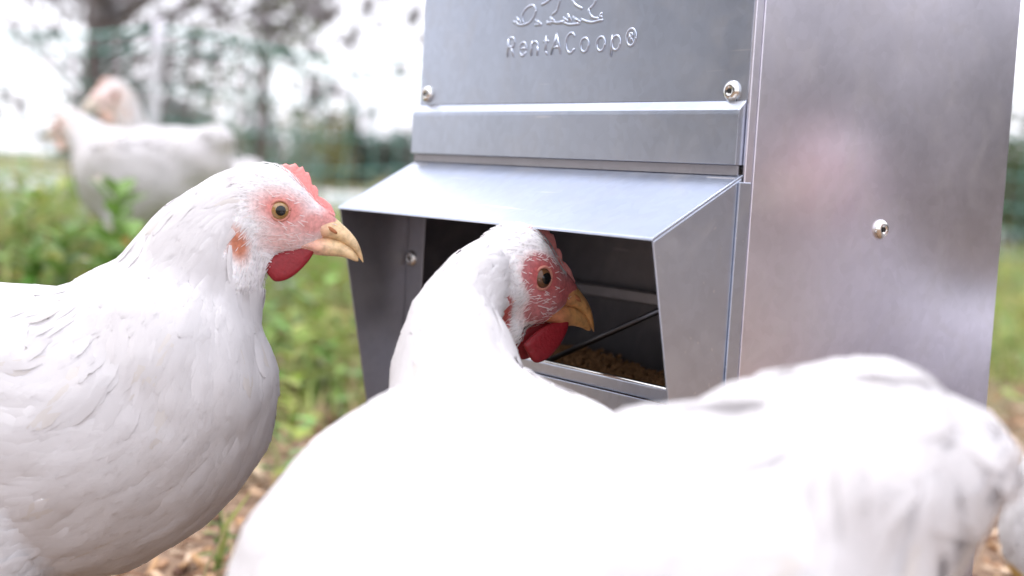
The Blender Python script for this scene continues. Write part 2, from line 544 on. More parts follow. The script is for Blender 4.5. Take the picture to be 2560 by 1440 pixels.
# side panels, back, lid, base
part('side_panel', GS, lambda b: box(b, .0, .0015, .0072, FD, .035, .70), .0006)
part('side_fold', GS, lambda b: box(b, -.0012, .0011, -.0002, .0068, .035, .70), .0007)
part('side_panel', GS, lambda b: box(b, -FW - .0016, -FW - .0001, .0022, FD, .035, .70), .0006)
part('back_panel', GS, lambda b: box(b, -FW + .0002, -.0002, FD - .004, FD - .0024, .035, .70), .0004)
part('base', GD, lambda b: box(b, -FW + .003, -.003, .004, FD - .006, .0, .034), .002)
part('lid', G, lambda b: prism(b, [(-FW - .006, -.010, .702), (-FW - .006, FD + .008, .716), (-FW - .006, FD + .008, .730), (-FW - .006, -.010, .716)], (1, 0, 0), FW + .012), .002)

def screw(loc, normal):
    """button-head screw with a socket"""
    rings = [(.0068, .0), (.0070, .0006), (.0066, .0016), (.0056, .0027), (.0042, .0034), (.0030, .0036), (.0026, .0032)]
    n = 24
    V = [(r * math.cos(2 * math.pi * k / n), r * math.sin(2 * math.pi * k / n), h) for r, h in rings for k in range(n)]
    Fc = [(i * n + k, i * n + (k + 1) % n, (i + 1) * n + (k + 1) % n, (i + 1) * n + k) for i in range(len(rings) - 1) for k in range(n)]
    Fc.append(tuple((len(rings) - 1) * n + k for k in range(n)))
    s = Acc().add(V, Fc).obj('screw', M['screw'], feeder)
    q = Vector(normal).to_track_quat('Z', 'Y')
    s.rotation_euler = q.to_euler(); s.location = loc
    hexa = Acc().add([(.0018 * math.cos(math.pi / 3 * k), .0018 * math.sin(math.pi / 3 * k), .0034) for k in range(6)] + [(.0016 * math.cos(math.pi / 3 * k), .0016 * math.sin(math.pi / 3 * k), .0022) for k in range(6)],
                     [(0, 1, 2, 3, 4, 5)] + [(k, (k + 1) % 6, 6 + (k + 1) % 6, 6 + k) for k in range(6)])
    hexa.obj('screw_socket', M['recess'], s, smooth=False)
for loc, nn in [((-.3725, 0, .4985), (0, -1, 0)), ((-.0150, 0, .4955), (0, -1, 0)), ((-.3740, Y0, .3600), (0, -1, 0)), ((-.0145, Y0, .3600), (0, -1, 0)),
                ((.0015, .1350, .4120), (1, 0, 0)), ((-.3725, 0, .672), (0, -1, 0)), ((-.0150, 0, .672), (0, -1, 0))]:
    screw(loc, nn)

# embossed lettering and picture: pressed ridges on the front panel
def ridge_obj(name, strokes, r=.0011):
    acc = Acc()
    for st in strokes:
        P = [(x, -.0001, z) for x, z in st]
        if len(P) > 2:
            P = catmull(P, 5)
        P = np.asarray(P, float)
        acc.add(*tube_arrays(P, .00055, r, 8, lat=(0, 1, 0)))
        for e in (P[0], P[-1]):
            acc.ball(e, (r, .00055, r), 8, 6)
    return acc.obj(name, G, front)
def arc(cx, cz, rx, rz, a0, a1, n=9):
    return [(cx + rx * math.cos(math.radians(a0 + (a1 - a0) * k / n)), cz + rz * math.sin(math.radians(a0 + (a1 - a0) * k / n))) for k in range(n + 1)]
B0 = .5262
def letter(ch, cx):
    S = []
    if ch == 'R':
        S = [[(cx - .004, B0), (cx - .004, B0 + .0140)], [(cx - .004, B0 + .0140), (cx + .001, B0 + .0140)] , arc(cx + .0008, B0 + .0105, .0034, .0035, 90, -90), [(cx + .0008, B0 + .0070), (cx - .004, B0 + .0070)], [(cx - .0003, B0 + .0068), (cx + .0042, B0)]]
    if ch == 'e':
        S = [[(cx - .0042, B0 + .0052), (cx + .0042, B0 + .0052)], arc(cx, B0 + .0048, .0044, .0050, 0, 320, 14)]
    if ch == 'n':
        S = [[(cx - .0038, B0), (cx - .0038, B0 + .0098)], arc(cx, B0 + .0062, .0038, .0036, 180, 0), [(cx + .0038, B0 + .0062), (cx + .0038, B0)]]
    if ch == 't':
        S = [[(cx, B0 + .0128), (cx, B0 + .002)], [(cx, B0 + .002), (cx + .0022, B0)], [(cx - .0026, B0 + .0095), (cx + .0028, B0 + .0095)]]
    if ch == 'A':
        S = [[(cx - .0056, B0), (cx, B0 + .0142)], [(cx, B0 + .0142), (cx + .0056, B0)], [(cx - .0036, B0 + .0046), (cx + .0036, B0 + .0046)]]
    if ch == 'C':
        S = [arc(cx, B0 + .0070, .0056, .0072, 45, 318, 14)]
    if ch == 'o':
        S = [arc(cx, B0 + .0048, .0046, .0050, 0, 360, 16)]
    if ch == 'p':
        S = [[(cx - .0044, B0 - .0040), (cx - .0044, B0 + .0098)], arc(cx + .0002, B0 + .0048, .0045, .0050, 0, 360, 16)]
    if ch == '®':
        z = B0 + .0080
        S = [arc(cx, z, .0050, .0058, 0, 360, 16), [(cx - .0016, z - .0026), (cx - .0016, z + .0028)], arc(cx - .0012, z + .0014, .0024, .0014, 90, -90, 6), [(cx - .0004, z), (cx + .0018, z - .0026)]]
    return S
for ch, cx in [('R', -.2578), ('e', -.2424), ('n', -.2275), ('t', -.2140), ('A', -.2011), ('C', -.1841), ('o', -.1679), ('o', -.1496), ('p', -.1331), ('®', -.1170)]:
    ridge_obj('embossed_letter', letter(ch, cx))
EMBLEM = [
    [(-0.2287, 0.5598), (-0.2322, 0.5631), (-0.2369, 0.5632), (-0.2422, 0.5611), (-0.2455, 0.5576), (-0.2455, 0.5538), (-0.2436, 0.5508)],
    [(-0.2287, 0.5598), (-0.2299, 0.5562), (-0.2327, 0.5531), (-0.2372, 0.5505), (-0.2435, 0.5494), (-0.2491, 0.5497), (-0.2533, 0.5513)],
    [(-0.2525, 0.5551), (-0.2477, 0.5515)],
    [(-0.2567, 0.5525), (-0.2525, 0.5515)],
    [(-0.2279, 0.5519), (-0.2214, 0.5487)],
    [(-0.2284, 0.5486), (-0.2214, 0.5485)],
    [(-0.2124, 0.5662), (-0.2175, 0.5643), (-0.2217, 0.5634)],
    [(-0.1996, 0.5658), (-0.2014, 0.5618), (-0.2029, 0.5578), (-0.2075, 0.5553)],
    [(-0.2103, 0.5527), (-0.2055, 0.5504)],
    [(-0.2142, 0.5502), (-0.2099, 0.5483)],
    [(-0.2016, 0.5490), (-0.1942, 0.5491)],
    [(-0.2137, 0.5490), (-0.2077, 0.5496), (-0.2001, 0.5485), (-0.1927, 0.5492)],
    [(-0.1944, 0.5518), (-0.1898, 0.5495)],
    [(-0.1895, 0.5540), (-0.1854, 0.5497)],
    [(-0.1830, 0.5516), (-0.1751, 0.5480)],
    [(-0.1934, 0.5484), (-0.1865, 0.5466), (-0.1756, 0.5467)],
    [(-0.1862, 0.5649), (-0.1821, 0.5611), (-0.1783, 0.5592), (-0.1739, 0.5576)],
    [(-0.1581, 0.5631), (-0.1599, 0.5596), (-0.1638, 0.5572)],
    [(-0.1655, 0.5560), (-0.1642, 0.5532), (-0.1607, 0.5504), (-0.1546, 0.5491)],
    [(-0.1730, 0.5495), (-0.1672, 0.5478), (-0.1607, 0.5468), (-0.1551, 0.5474), (-0.1496, 0.5478)],
    [(-0.1508, 0.5525), (-0.1524, 0.5512), (-0.1505, 0.5500)],
    [(-0.2124, 0.5662), (-0.2053, 0.5713), (-0.1996, 0.5658)],
    [(-0.1862, 0.5649), (-0.1856, 0.5735), (-0.1736, 0.5771), (-0.1618, 0.5717), (-0.1581, 0.5631)]]
ridge_obj('embossed_picture', EMBLEM, .0012)

# loose feed in the trough
def feed():
    acc = Acc()
    for _ in range(3600):
        x, y = random.uniform(-.376, -.008), random.uniform(.006, .118)
        z = .2665 + .018 * (y / .118) + random.uniform(0, .006) + .004 * math.sin(x * 40)
        a, b = random.uniform(0, math.pi), random.uniform(-.5, .5)
        d = np.array([math.cos(a) * math.cos(b), math.sin(a) * math.cos(b), math.sin(b)]) * random.uniform(.0015, .0030)
        c = np.array([x, y, z])
        acc.add(*tube_arrays([c - d, c + d], random.uniform(.0012, .0018), None, 6, lat=(.1, .2, 1)))
    o = acc.obj('loose_feed', M['pellet'], None, smooth=False)
    o.location = feeder.location; o.rotation_euler = feeder.rotation_euler
    tag(o, 'brown feed pellets lying in the feeder trough', 'feed', kind='stuff')
feed()

# ------------------------------------------------------------------ hens
# head shape in head units (1 = 1/100 head), x forward, z up, y left; origin between the eyes
HEAD_ST = [(-112, 84, -122, 60), (-80, 104, -120, 66), (-48, 113, -116, 68), (-15, 112, -114, 67), (20, 97, -112, 63), (50, 70, -108, 56), (76, 44, -98, 46), (98, 25, -80, 36), (120, 9, -62, 29), (140, -7, -50, 22), (152, -20, -42, 15)]
def head_arrays():
    st = catmull(np.array(HEAD_ST, float), 3)
    n = 24
    V, Fc = [], []
    for x, t, b, w in st:
        c, h = (t + b) / 2, (t - b) / 2
        for k in range(n):
            a = 2 * math.pi * k / n
            s, cc = math.sin(a), math.cos(a)
            ww = w * (1 - .16 * max(0, -s))            # narrower jaw
            V.append((x, ww * np.sign(cc) * abs(cc) ** .9, c + h * np.sign(s) * abs(s) ** .9))
    m = len(st)
    for i in range(m - 1):
        for k in range(n):
            Fc.append((i * n + k, i * n + (k + 1) % n, (i + 1) * n + (k + 1) % n, (i + 1) * n + k))
    Fc.append(tuple(range(n))[::-1]); Fc.append(tuple((m - 1) * n + k for k in range(n)))
    return np.array(V), Fc

def beak_arrays(st, power=.8):
    st = catmull(np.array(st, float), 4)
    n = 16
    V, Fc = [], []
    for x0, z0, x1, z1, w in st:
        for k in range(n):
            a = 2 * math.pi * k / n
            s = math.sin(a)
            f = (s + 1) / 2
            V.append((x1 + (x0 - x1) * f, w * math.cos(a) * (1.0 if s < 0 else (1 - .25 * s)), z1 + (z0 - z1) * f))
    m = len(st)
    for i in range(m - 1):
        for k in range(n):
            Fc.append((i * n + k, i * n + (k + 1) % n, (i + 1) * n + (k + 1) % n, (i + 1) * n + k))
    Fc.append(tuple(range(n))[::-1]); Fc.append(tuple((m - 1) * n + k for k in range(n)))
    return np.array(V), Fc
UPPER = [(96, -4, 56, -66, 30), (134, -8, 92, -65, 31.5), (161, -28, 125, -66, 27), (185, -49, 150, -70, 21), (203, -72, 178, -83, 14), (214, -97, 197, -97, 8), (219, -116, 208, -112, 4), (220, -124, 217, -122, 1)]
LOWER = [(56, -66, 58, -100, 30), (94, -62, 95, -109, 30), (125, -63, 125, -111, 25), (150, -67, 155, -111, 19), (178, -80, 180, -115, 13), (196, -96, 198, -121, 7), (206, -110, 207, -121, 3)]
COMB_BASE = [(-2, 96), (25, 84), (50, 62), (72, 40), (95, 22), (120, 4), (142, -10)]
COMB_TOP = [(0, 111), (12, 117), (22, 113), (37, 119), (46, 108), (55, 112), (62, 98), (70, 98), (77, 82), (80, 66), (88, 66), (96, 56), (97, 40), (112, 34), (131, 19), (142, -2)]
WATTLE = [(-36, -140), (-22, -160), (-5, -178), (14, -178), (37, -168), (62, -146), (84, -118), (95, -92), (90, -80), (66, -86), (40, -92), (15, -102), (-12, -120)]

def comb_arrays():
    def samp(P, n):
        P = np.array(P, float); d = np.r_[0, np.cumsum(np.linalg.norm(np.diff(P, axis=0), axis=1))]
        t = np.linspace(0, d[-1], n); return np.column_stack([np.interp(t, d, P[:, i]) for i in (0, 1)])
    n = 46
    Bs, Tp = samp(COMB_BASE, n), samp(COMB_TOP, n)
    rows = [(0, 9.5), (.25, 8.5), (.5, 7), (.75, 6), (.92, 4.5), (1.0, 1.5)]
    V, Fc = [], []
    for sgn in (1, -1):
        for f, w in rows:
            for i in range(n):
                q = Bs[i] * (1 - f) + Tp[i] * f
                wob = 1.6 * math.sin(i * 1.1 + f * 5) + 1.2 * math.sin(i * .37 + 9 * f)
                V.append((q[0], sgn * (w + wob * (1 - f) * .8) + 3.5 * math.sin(i * .16) * f, q[1]))
    R_ = len(rows)
    for s in (0, 1):
        o = s * R_ * n
        for j in range(R_ - 1):
            for i in range(n - 1):
                q = (o + j * n + i, o + j * n + i + 1, o + (j + 1) * n + i + 1, o + (j + 1) * n + i)
                Fc.append(q if s == 0 else q[::-1])
    for i in range(n - 1):
        a, b = (R_ - 1) * n + i, R_ * n + (R_ - 1) * n + i
        Fc.append((a, a + 1, b + 1, b))
    for i0 in (0, n - 1):
        for j in range(R_ - 1):
            a, b = j * n + i0, R_ * n + j * n + i0
            q = (a, b, b + n, a + n)
            Fc.append(q if i0 else q[::-1])
    return np.array(V), Fc

def wattle_arrays(side):
    P = catmull(np.array(WATTLE + [WATTLE[0]], float), 3)[:-1]
    c = P.mean(0)
    V, Fc = [], []
    n = len(P)
    rings = [(1.0, 1.5), (.93, 5.5), (.7, 8), (.35, 9)]
    for sgn in (1, -1):
        for f, w in rings:
            for q in P:
                x, z = c + (q - c) * f
                hang = (z + 90) / -90.
                V.append((x, side * (16 + 10 * hang) + sgn * w, z))
        V.append((c[0], side * (16 + 10 * (c[1] + 90) / -90.) + sgn * 9, c[1]))
    m = len(rings) * n + 1
    for s in (0, 1):
        o = s * m
        for j in range(len(rings) - 1):
            for k in range(n):
                q = (o + j * n + k, o + j * n + (k + 1) % n, o + (j + 1) * n + (k + 1) % n, o + (j + 1) * n + k)
                Fc.append(q if s == 0 else q[::-1])
        for k in range(n):
            q = (o + (len(rings) - 1) * n + k, o + (len(rings) - 1) * n + (k + 1) % n, o + m - 1)
            Fc.append(q if s == 0 else q[::-1])
    for k in range(n):
        Fc.append((k, m + k, m + (k + 1) % n, (k + 1) % n))
    return np.array(V), Fc

def remesh(V, Fc, vox, smooth=5):
    me = pymesh('tmp', V, Fc)
    o = bpy.data.objects.new('tmp', me); COL.objects.link(o)
    r = o.modifiers.new('r', 'REMESH'); r.mode = 'VOXEL'; r.voxel_size = vox; r.adaptivity = 0
    s = o.modifiers.new('s', 'SMOOTH'); s.factor = .5; s.iterations = smooth
    dg = bpy.context.evaluated_depsgraph_get()
    dg.update()
    res = bpy.data.meshes.new_from_object(o.evaluated_get(dg))
    bpy.data.objects.remove(o); bpy.data.meshes.remove(me)
    return res

WHITE = np.array([.78, .765, .77])
def face_masks(H):
    """H: head-unit coords -> (skin 0..1, colour, feather density 0..1)"""
    x, y, z = H[:, 0], H[:, 1], H[:, 2]
    near = (np.abs(x) < 230) & (z > -200) & (z < 160) & (np.abs(y) < 120)
    def blob(cx, cz, rx, rz, k=1.0, rot=0.):
        c, s = math.cos(rot), math.sin(rot)
        dx, dz = (x - cx) * c + (z - cz) * s, -(x - cx) * s + (z - cz) * c
        return np.clip(1.6 - 1.6 * np.sqrt((dx / rx) ** 2 + (dz / rz) ** 2), 0, 1) ** k
    lat = sstep(np.abs(y), 12, 34)
    eye = blob(8, 2, 98, 62, 1, -.25) * lat
    lore = np.maximum(blob(85, -28, 62, 48), blob(125, -25, 48, 62))
    cheek = blob(20, -72, 88, 56) * lat
    chin = blob(60, -108, 60, 28)
    ear = blob(-98, -88, 36, 62, 1, .35) * lat
    red = np.maximum.reduce([eye, lore * .9])
    pink = np.maximum.reduce([cheek * .75, chin * .8])
    col = np.tile(WHITE, (len(H), 1))
    def mixc(col, c, f):
        return col * (1 - f[:, None]) + np.array(c) * f[:, None]
    col = mixc(col, (.70, .40, .37), pink * near)
    col = mixc(col, (.62, .21, .18), red * near * .92)
    col = mixc(col, (.48, .16, .08), ear * near * .95)
    dens = 1 - np.maximum.reduce([red * 1.0, pink * .78, ear * .95]) * near
    beaky = near & (x > 60) & (z < 20)
    dens = np.where(beaky, dens * .25, dens)
    dens = np.where(near & (np.hypot(x, z) < 34) & (np.abs(y) > 25), 0, dens)
    return col, np.clip(dens, 0, 1), near

def feathers(name, body, spine_pts, spine_tan, headinv, hu, skin_dens, spacing, parent, wings, lift=.032, soil=0.0):
    """overlapping small feathers laid along the flow from beak to tail"""
    nV = len(body.vertices)
    co = np.empty(nV * 3, np.float32); body.vertices.foreach_get('co', co); co = co.reshape(-1, 3)
    body.calc_loop_triangles()
    tri = np.empty(len(body.loop_triangles) * 3, np.int32); body.loop_triangles.foreach_get('vertices', tri); tri = tri.reshape(-1, 3)
    A, B, C_ = co[tri[:, 0]], co[tri[:, 1]], co[tri[:, 2]]
    ar = np.linalg.norm(np.cross(B - A, C_ - A), axis=1) / 2
    cum = np.cumsum(ar)
    bvh = BVHTree.FromPolygons([tuple(map(float, v)) for v in co], [tuple(map(int, t)) for t in tri])
    n_c = int(cum[-1] / (spacing['head'] ** 2) * 1.6)
    n_c = min(n_c, 160000)
    idx = np.searchsorted(cum, rng.random(n_c) * cum[-1])
    u, v = rng.random(n_c), rng.random(n_c)
    fl = u + v > 1; u[fl], v[fl] = 1 - u[fl], 1 - v[fl]
    P = A[idx] + (B[idx] - A[idx]) * u[:, None] + (C_[idx] - A[idx]) * v[:, None]
    # nearest spine sample -> flow and region
    H = (P - headinv[0]) @ headinv[1] / hu
    d2 = ((P[:, None, :] - spine_pts[None]) ** 2).sum(2)
    ns = d2.argmin(1)
    flow = spine_tan[ns]
    s_par = ns / (len(spine_pts) - 1)                     # 0 head .. 1 tail
    col, dens, near = face_masks(H)
    inhead = near & (H[:, 0] > -100)
    # target spacing by region
    sp = np.where(inhead, spacing['head'], np.interp(s_par, [0, .12, .3, .5, 1], [spacing['head'] * 1.3, spacing['neck'], spacing['neck'] * 1.6, spacing['body'], spacing['body'] * 1.1]))
    keep = (rng.random(n_c) < dens) & (P[:, 2] > .085)
    P, flow, sp, s_par, inhead, H, dens = [q[keep] for q in (P, flow, sp, s_par, inhead, H, dens)]
    # dart throwing with a hash grid
    grid = {}
    sel = []
    cs = spacing['head']
    for i in range(len(P)):
        r = sp[i]
        c = r
        lev = int(round(math.log2(max(r / cs, 1)) * 2))
        cell = cs * 2 ** (lev / 2)
        k = (lev, int(P[i, 0] // cell), int(P[i, 1] // cell), int(P[i, 2] // cell))
        if k in grid: continue
        grid[k] = 1
        sel.append(i)
    P, flow, sp, s_par, inhead, H, dens = [q[sel] for q in (P, flow, sp, s_par, inhead, H, dens)]
    n = len(P)
    rows = [(0., .45), (.3, .95), (.65, 1.0), (.88, .68), (1., .18)]
    V = np.zeros((n, len(rows), 3, 3), np.float32)
    Cc = np.zeros((n, len(rows), 3, 3), np.float32)
    Nn = np.zeros((n, len(rows), 3, 3), np.float32)
    for i in range(n):
        p = Vector(P[i]); _, nn, _, _ = bvh.find_nearest(p)
        t = Vector(flow[i]); t = t - nn * t.dot(nn)
        if t.length < 1e-4: t = Vector((-1, 0, 0)) - nn * -nn.x
        t.normalize()
        b = nn.cross(t)
        a = random.gauss(0, .22)
        t = (t * math.cos(a) + b * math.sin(a)).normalized(); b = nn.cross(t)
        if inhead[i]:
            L, Wd, li = sp[i] * 2.4, sp[i] * .42, sp[i] * .30
            if dens[i] < .85: Wd *= .6; L *= .9; t = (t + b * random.gauss(0, .25)).normalized(); b = nn.cross(t)
        else:
            thin = np.interp(s_par[i], [0, .15, .38, .5], [.5, .42, .55, .62])
            L, Wd, li = sp[i] * 3.3, sp[i] * thin * 2.7, sp[i] * lift
        L *= random.uniform(.7, 1.35); Wd *= random.uniform(.7, 1.2); li *= random.uniform(.4, 1.3)
        if random.random() < .02: li *= 2.0
        shade = random.uniform(.97, 1.0)
        tint = np.array([.86, .845, .85]) * shade
        if inhead[i] and H[i][0] < -72 and -150 < H[i][2] < -50 and random.random() < .3: tint = np.array([.70, .42, .32])
        if inhead[i] and dens[i] < .85: tint = np.array([.86, .77, .76])
        if random.random() < soil: tint = tint * np.array([.97, .95, .91])
        for j, (s, w) in enumerate(rows):
            q = p + t * (L * s)
            hit, hn, _, _ = bvh.find_nearest(q)
            base = hit + hn * (.0014 + li * s ** 1.3)
            for k in (-1, 0, 1):
                V[i, j, k + 1] = base + b * (Wd * w * k * .5) - hn * (abs(k) * Wd * .10)
            Cc[i, j] = tint
            Nn[i, j, 0] = hn - b * .21 + t * .06 * s; Nn[i, j, 1] = hn + t * .05 * s; Nn[i, j, 2] = hn + b * .21 + t * .06 * s
    V = V.reshape(-1, 3); Cc = Cc.reshape(-1, 3)
    m = len(rows) * 3
    q = []
    for j in range(len(rows) - 1):
        for k in (0, 1):
            q.append((j * 3 + k, (j + 1) * 3 + k, (j + 1) * 3 + k + 1, j * 3 + k + 1))
    q = np.array(q)
    Q = (np.arange(n)[:, None, None] * m + q[None]).reshape(-1, 4)
    me = npmesh(name, V, Q)
    set_color(me, 'Col', Cc)
    o = link_mesh(name, me, M['feather'], parent)
    Nn = Nn.reshape(-1, 3); Nn /= np.linalg.norm(Nn, axis=1)[:, None]
    me.normals_split_custom_set_from_vertices(Nn)
    o['kind'] = 'stuff'
    return o, n

def make_hen(name, label, loc, yaw, spine, head, legs=True, vox=.0026, spacing=None, group=None, wings=1.0, hipx=None, pale=False, lift=.032, flush_shade=0.0, lump=1.0):
    """spine: rows (x, y, z, lateral radius, vertical radius) from nape to tail in the hen's own frame
       head: (origin, yaw, pitch down, roll, unit size)"""
    root = empty(name, loc, yaw)
    tag(root, label, 'hen', group)
    S = np.array(spine, float)
    K = catmull(S, 6)
    acc = Acc()
    acc.add(*tube_arrays(K[:, :3], K[:, 3], K[:, 4], 28))
    for e in (K[0], K[-1]):
        acc.ball(e[:3], (e[4], e[3], e[4]), 16, 10)
    for r in S[1:-1]:
        if r[3] > .06: acc.ball(r[:3], ((r[3] + r[4]) / 2, r[3], r[4]), 28, 18)
    ho, hy, hp, hr, hu = head
    Rm = np.array((Matrix.Rotation(hy, 3, 'Z') @ Matrix.Rotation(hp, 3, 'Y') @ Matrix.Rotation(hr, 3, 'X')))
    ho = np.array(ho, float)
    def hx(V): return (np.asarray(V, float) * hu) @ Rm.T + ho
    hv, hf = head_arrays()
    acc.add(hx(hv), hf)
    tb = Acc().ball((-62, 0, -118), (62, 46, 58), 16, 10)
    acc.add(hx(tb.V), tb.F)
    big = int(S[:, 3].argmax())
    bc = S[big]
    if wings:
        nx = min(big + 1, len(S) - 1)
        d = (S[nx, :3] - S[max(big - 1, 0), :3]); d /= np.linalg.norm(d)
        lat = np.array([-d[1], d[0], 0]); lat /= np.linalg.norm(lat) + 1e-9
        for s in (1, -1):
            c = bc[:3] + lat * s * bc[3] * (.80 - .14 * (1 - wings)) + np.array([0, 0, .018 - .04 * (1 - wings)])
            W_ = [c - d * .085 + (0, 0, -.005), c - d * .04, c + d * .03, c + d * .09 - lat * s * .02, c + d * .15 - lat * s * .045]
            acc.tube(W_, np.array([.012, .026, .030, .024, .010]) * wings, np.array([.030, .062, .066, .046, .016]) * wings, n=16, lat=tuple(lat), sub=4)
    if legs:
        cx = bc[0] if hipx is None else hipx
        for s in (1, -1):
            y = bc[1] + s * .055
            zt = bc[2] - bc[4] * .45
            acc.tube([(cx - .01, y, zt), (cx + .005, y, zt - .055), (cx - .022, y, .088)], [.046, .036, .013], n=14, sub=4, lat=(0, 1, 0))
            acc.tube([(cx - .022, y, .092), (cx - .010, y, .050), (cx, y, .012)], [.0105, .0085, .0095], n=12, sub=4)
            for a, l in ((0, .062), (.6, .052), (-.6, .052), (math.pi + s * .25, .028)):
                acc.tube([(cx, y, .010), (cx + l * .5 * math.cos(a), y + l * .5 * math.sin(a), .0095), (cx + l * math.cos(a), y + l * math.sin(a), .005)], [.0085, .0065, .0036], n=10, sub=3)
            acc.ball((cx, y, .009), (.011, .010, .008))
    body = remesh(acc.V, acc.F, vox, 12 if vox < .004 else 5)
    body.name = 'body'
    nV = len(body.vertices)
    co = np.empty(nV * 3, np.float32); body.vertices.foreach_get('co', co); co = co.reshape(-1, 3).astype(float)
    H = (co - ho) @ Rm / hu
    col, dens, near = face_masks(H)
    # soft unevenness of the feather tracts
    nrm = np.empty(nV * 3, np.float32); body.vertices.foreach_get('normal', nrm); nrm = nrm.reshape(-1, 3)
    off = np.array([mnoise.noise(Vector(v * 30.)) * .0026 + mnoise.noise(Vector(v * 85.)) * .0005 for v in co])
    off *= lump * np.where(near & (H[:, 0] > -120), .12, 1.) * sstep(co[:, 2], .08, .12)
    co = co + nrm * off[:, None]
    body.vertices.foreach_set('co', co.astype(np.float32).ravel()); body.update()
    if flush_shade: col = np.where((col[:, 1:2] < .6), col * (1 - flush_shade) + np.array([.40, .05, .06]) * flush_shade, col)  # redder skin, with the shade under the hood put into the colour
    if pale: col = col * .35 + np.array([.86, .76, .71]) * .65  # colours lifted toward peach to imitate overexposure
    leg = 1 - sstep(co[:, 2], .078, .092)
    col = col * (1 - leg[:, None]) + np.array([.62, .42, .14]) * leg[:, None]
    set_color(body, 'Col', col)
    link_mesh('body', body, M['hen'], root)
    # flow samples from beak to tail
    nose = hx([(120, 0, -20), (40, 0, 0)])
    sp = np.vstack([nose, K[:, :3]])
    tn = np.gradient(sp, axis=0); tn /= np.linalg.norm(tn, axis=1)[:, None]
    spc = spacing or dict(head=.0030, neck=.0075, body=.0150)
    _, n = feathers('plumage', body, sp, tn, (ho, Rm), hu, dens, spc, root, None, lift=lift, soil=.02)
    # the skin lies a little under the feather coat
    fm = face_masks(H)[1] * sstep(co[:, 2], .085, .11)
    co = co - nrm * (.0005 * np.where(near & (H[:, 0] > -100), .25, 1.) * fm)[:, None]
    body.vertices.foreach_set('co', co.astype(np.float32).ravel()); body.update()
    # face
    for bn, st in (('upper_beak', UPPER), ('lower_beak', LOWER)):
        bv, bf = beak_arrays(st)
        bo = Acc().add(hx(bv), bf).obj(bn, M['beak'], root)
        tip = sstep(bv[:, 0], 80, 150)[:, None]; end = sstep(bv[:, 0], 185, 222)[:, None]
        bc_ = np.array([.74, .40, .30]) * (1 - tip) + np.array([.80, .58, .33]) * tip
        bc_ = bc_ * (1 - end * .45) + np.array([.50, .27, .11]) * end * .45
        if flush_shade: bc_ = bc_ * np.array([.78, .56, .36])  # beak deeper orange and darkened for hood shade
        if pale: bc_ = bc_ * .4 + .5  # beak bleached like the overexposed skin
        set_color(bo.data, 'Col', bc_)
    v, f = comb_arrays(); Acc().add(hx(v), f).obj('comb', M['comb_overexposed' if pale else 'comb'], root)
    for s in (1, -1):
        v, f = wattle_arrays(s); v = v + np.array([30. * (flush_shade > 0), 0, -14. * (flush_shade > 0)]); Acc().add(hx(v), f).obj('wattle', M['comb_overexposed' if pale else 'wattle'], root)
        # eyeball, pupil, lids
        e = Acc().ball((0, 0, 0), (1, 1, 1), 24, 16)
        c0 = np.array([0, s * 51., 0])
        r = 26.0
        eo = Acc().add(hx(np.array(e.V) * (r, r * .95, r) + c0), e.F).obj('eye', M['iris_shaded' if flush_shade else 'iris'], root)
        pv, pf = [], []
        for j in range(5):
            an = .50 * j / 4
            for k in range(16):
                b = 2 * math.pi * k / 16
                pv.append(c0 + np.array([r * 1.025 * math.sin(an) * math.cos(b) + 2, s * r * .985 * math.cos(an), r * 1.025 * math.sin(an) * math.sin(b)]))
        for j in range(4):
            for k in range(16):
                pf.append((j * 16 + k, j * 16 + (k + 1) % 16, (j + 1) * 16 + (k + 1) % 16, (j + 1) * 16 + k))
        Acc().add(hx(pv), pf).obj('pupil', M['pupil'], eo)
        ring = []
        for k in range(33):
            b = 2 * math.pi * k / 32
            ring.append((24.5 * math.cos(b), s * (64.0 - 2.5 * math.cos(b) ** 2 + 1.5 * math.sin(b)), 25 * math.sin(b)))
        tv, tf = tube_arrays(ring, 3.4, 3.6, 8, lat=(0, 1, 0))
        Acc().add(hx(tv), tf).obj('eyelid', M['lid'], root)
        nb = Acc().ball((0, 0, 0), (16, 3.5, 5.0), 12, 8)
        rot = np.array(Matrix.Rotation(.55, 3, 'Y'))
        Acc().add(hx(np.array(nb.V) @ rot.T + (134, s * 27.5, -43)), nb.F).obj('nostril', M['nostril'], root)
    return root

make_hen('hen', 'white hen in profile at left, amber eye open, looking toward the feeder', (-0.2929, 0.9708, 0.0000), 0.2094, [
    (0.1189, -0.0000, 0.4033, 0.0180, 0.0258),
    (0.1052, 0.0000, 0.4009, 0.0213, 0.0280),
    (0.0928, -0.0000, 0.3885, 0.0257, 0.0341),
    (0.0826, 0.0000, 0.3725, 0.0313, 0.0424),
    (0.0694, -0.0000, 0.3411, 0.0424, 0.0530),
    (0.0593, -0.0000, 0.3084, 0.0600, 0.0698),
    (0.0456, -0.0000, 0.2700, 0.0810, 0.0930),
    (0.0000, 0.0000, 0.2393, 0.0929, 0.0998),
    (-0.0579, 0.0000, 0.2381, 0.0945, 0.1019),
    (-0.1223, -0.0000, 0.2503, 0.0809, 0.0863),
    (-0.1852, 0.0000, 0.2837, 0.0504, 0.0531),
    (-0.2342, -0.0000, 0.3138, 0.0236, 0.0249),
    (-0.2677, -0.0000, 0.3360, 0.0130, 0.0078)],
    ((0.1286, -0.0000, 0.4004), 0.0000, 0.0000, 0.0000, 0.0002793), vox=.0023, wings=.55, spacing=dict(head=.0026, neck=.0062, body=.0112))
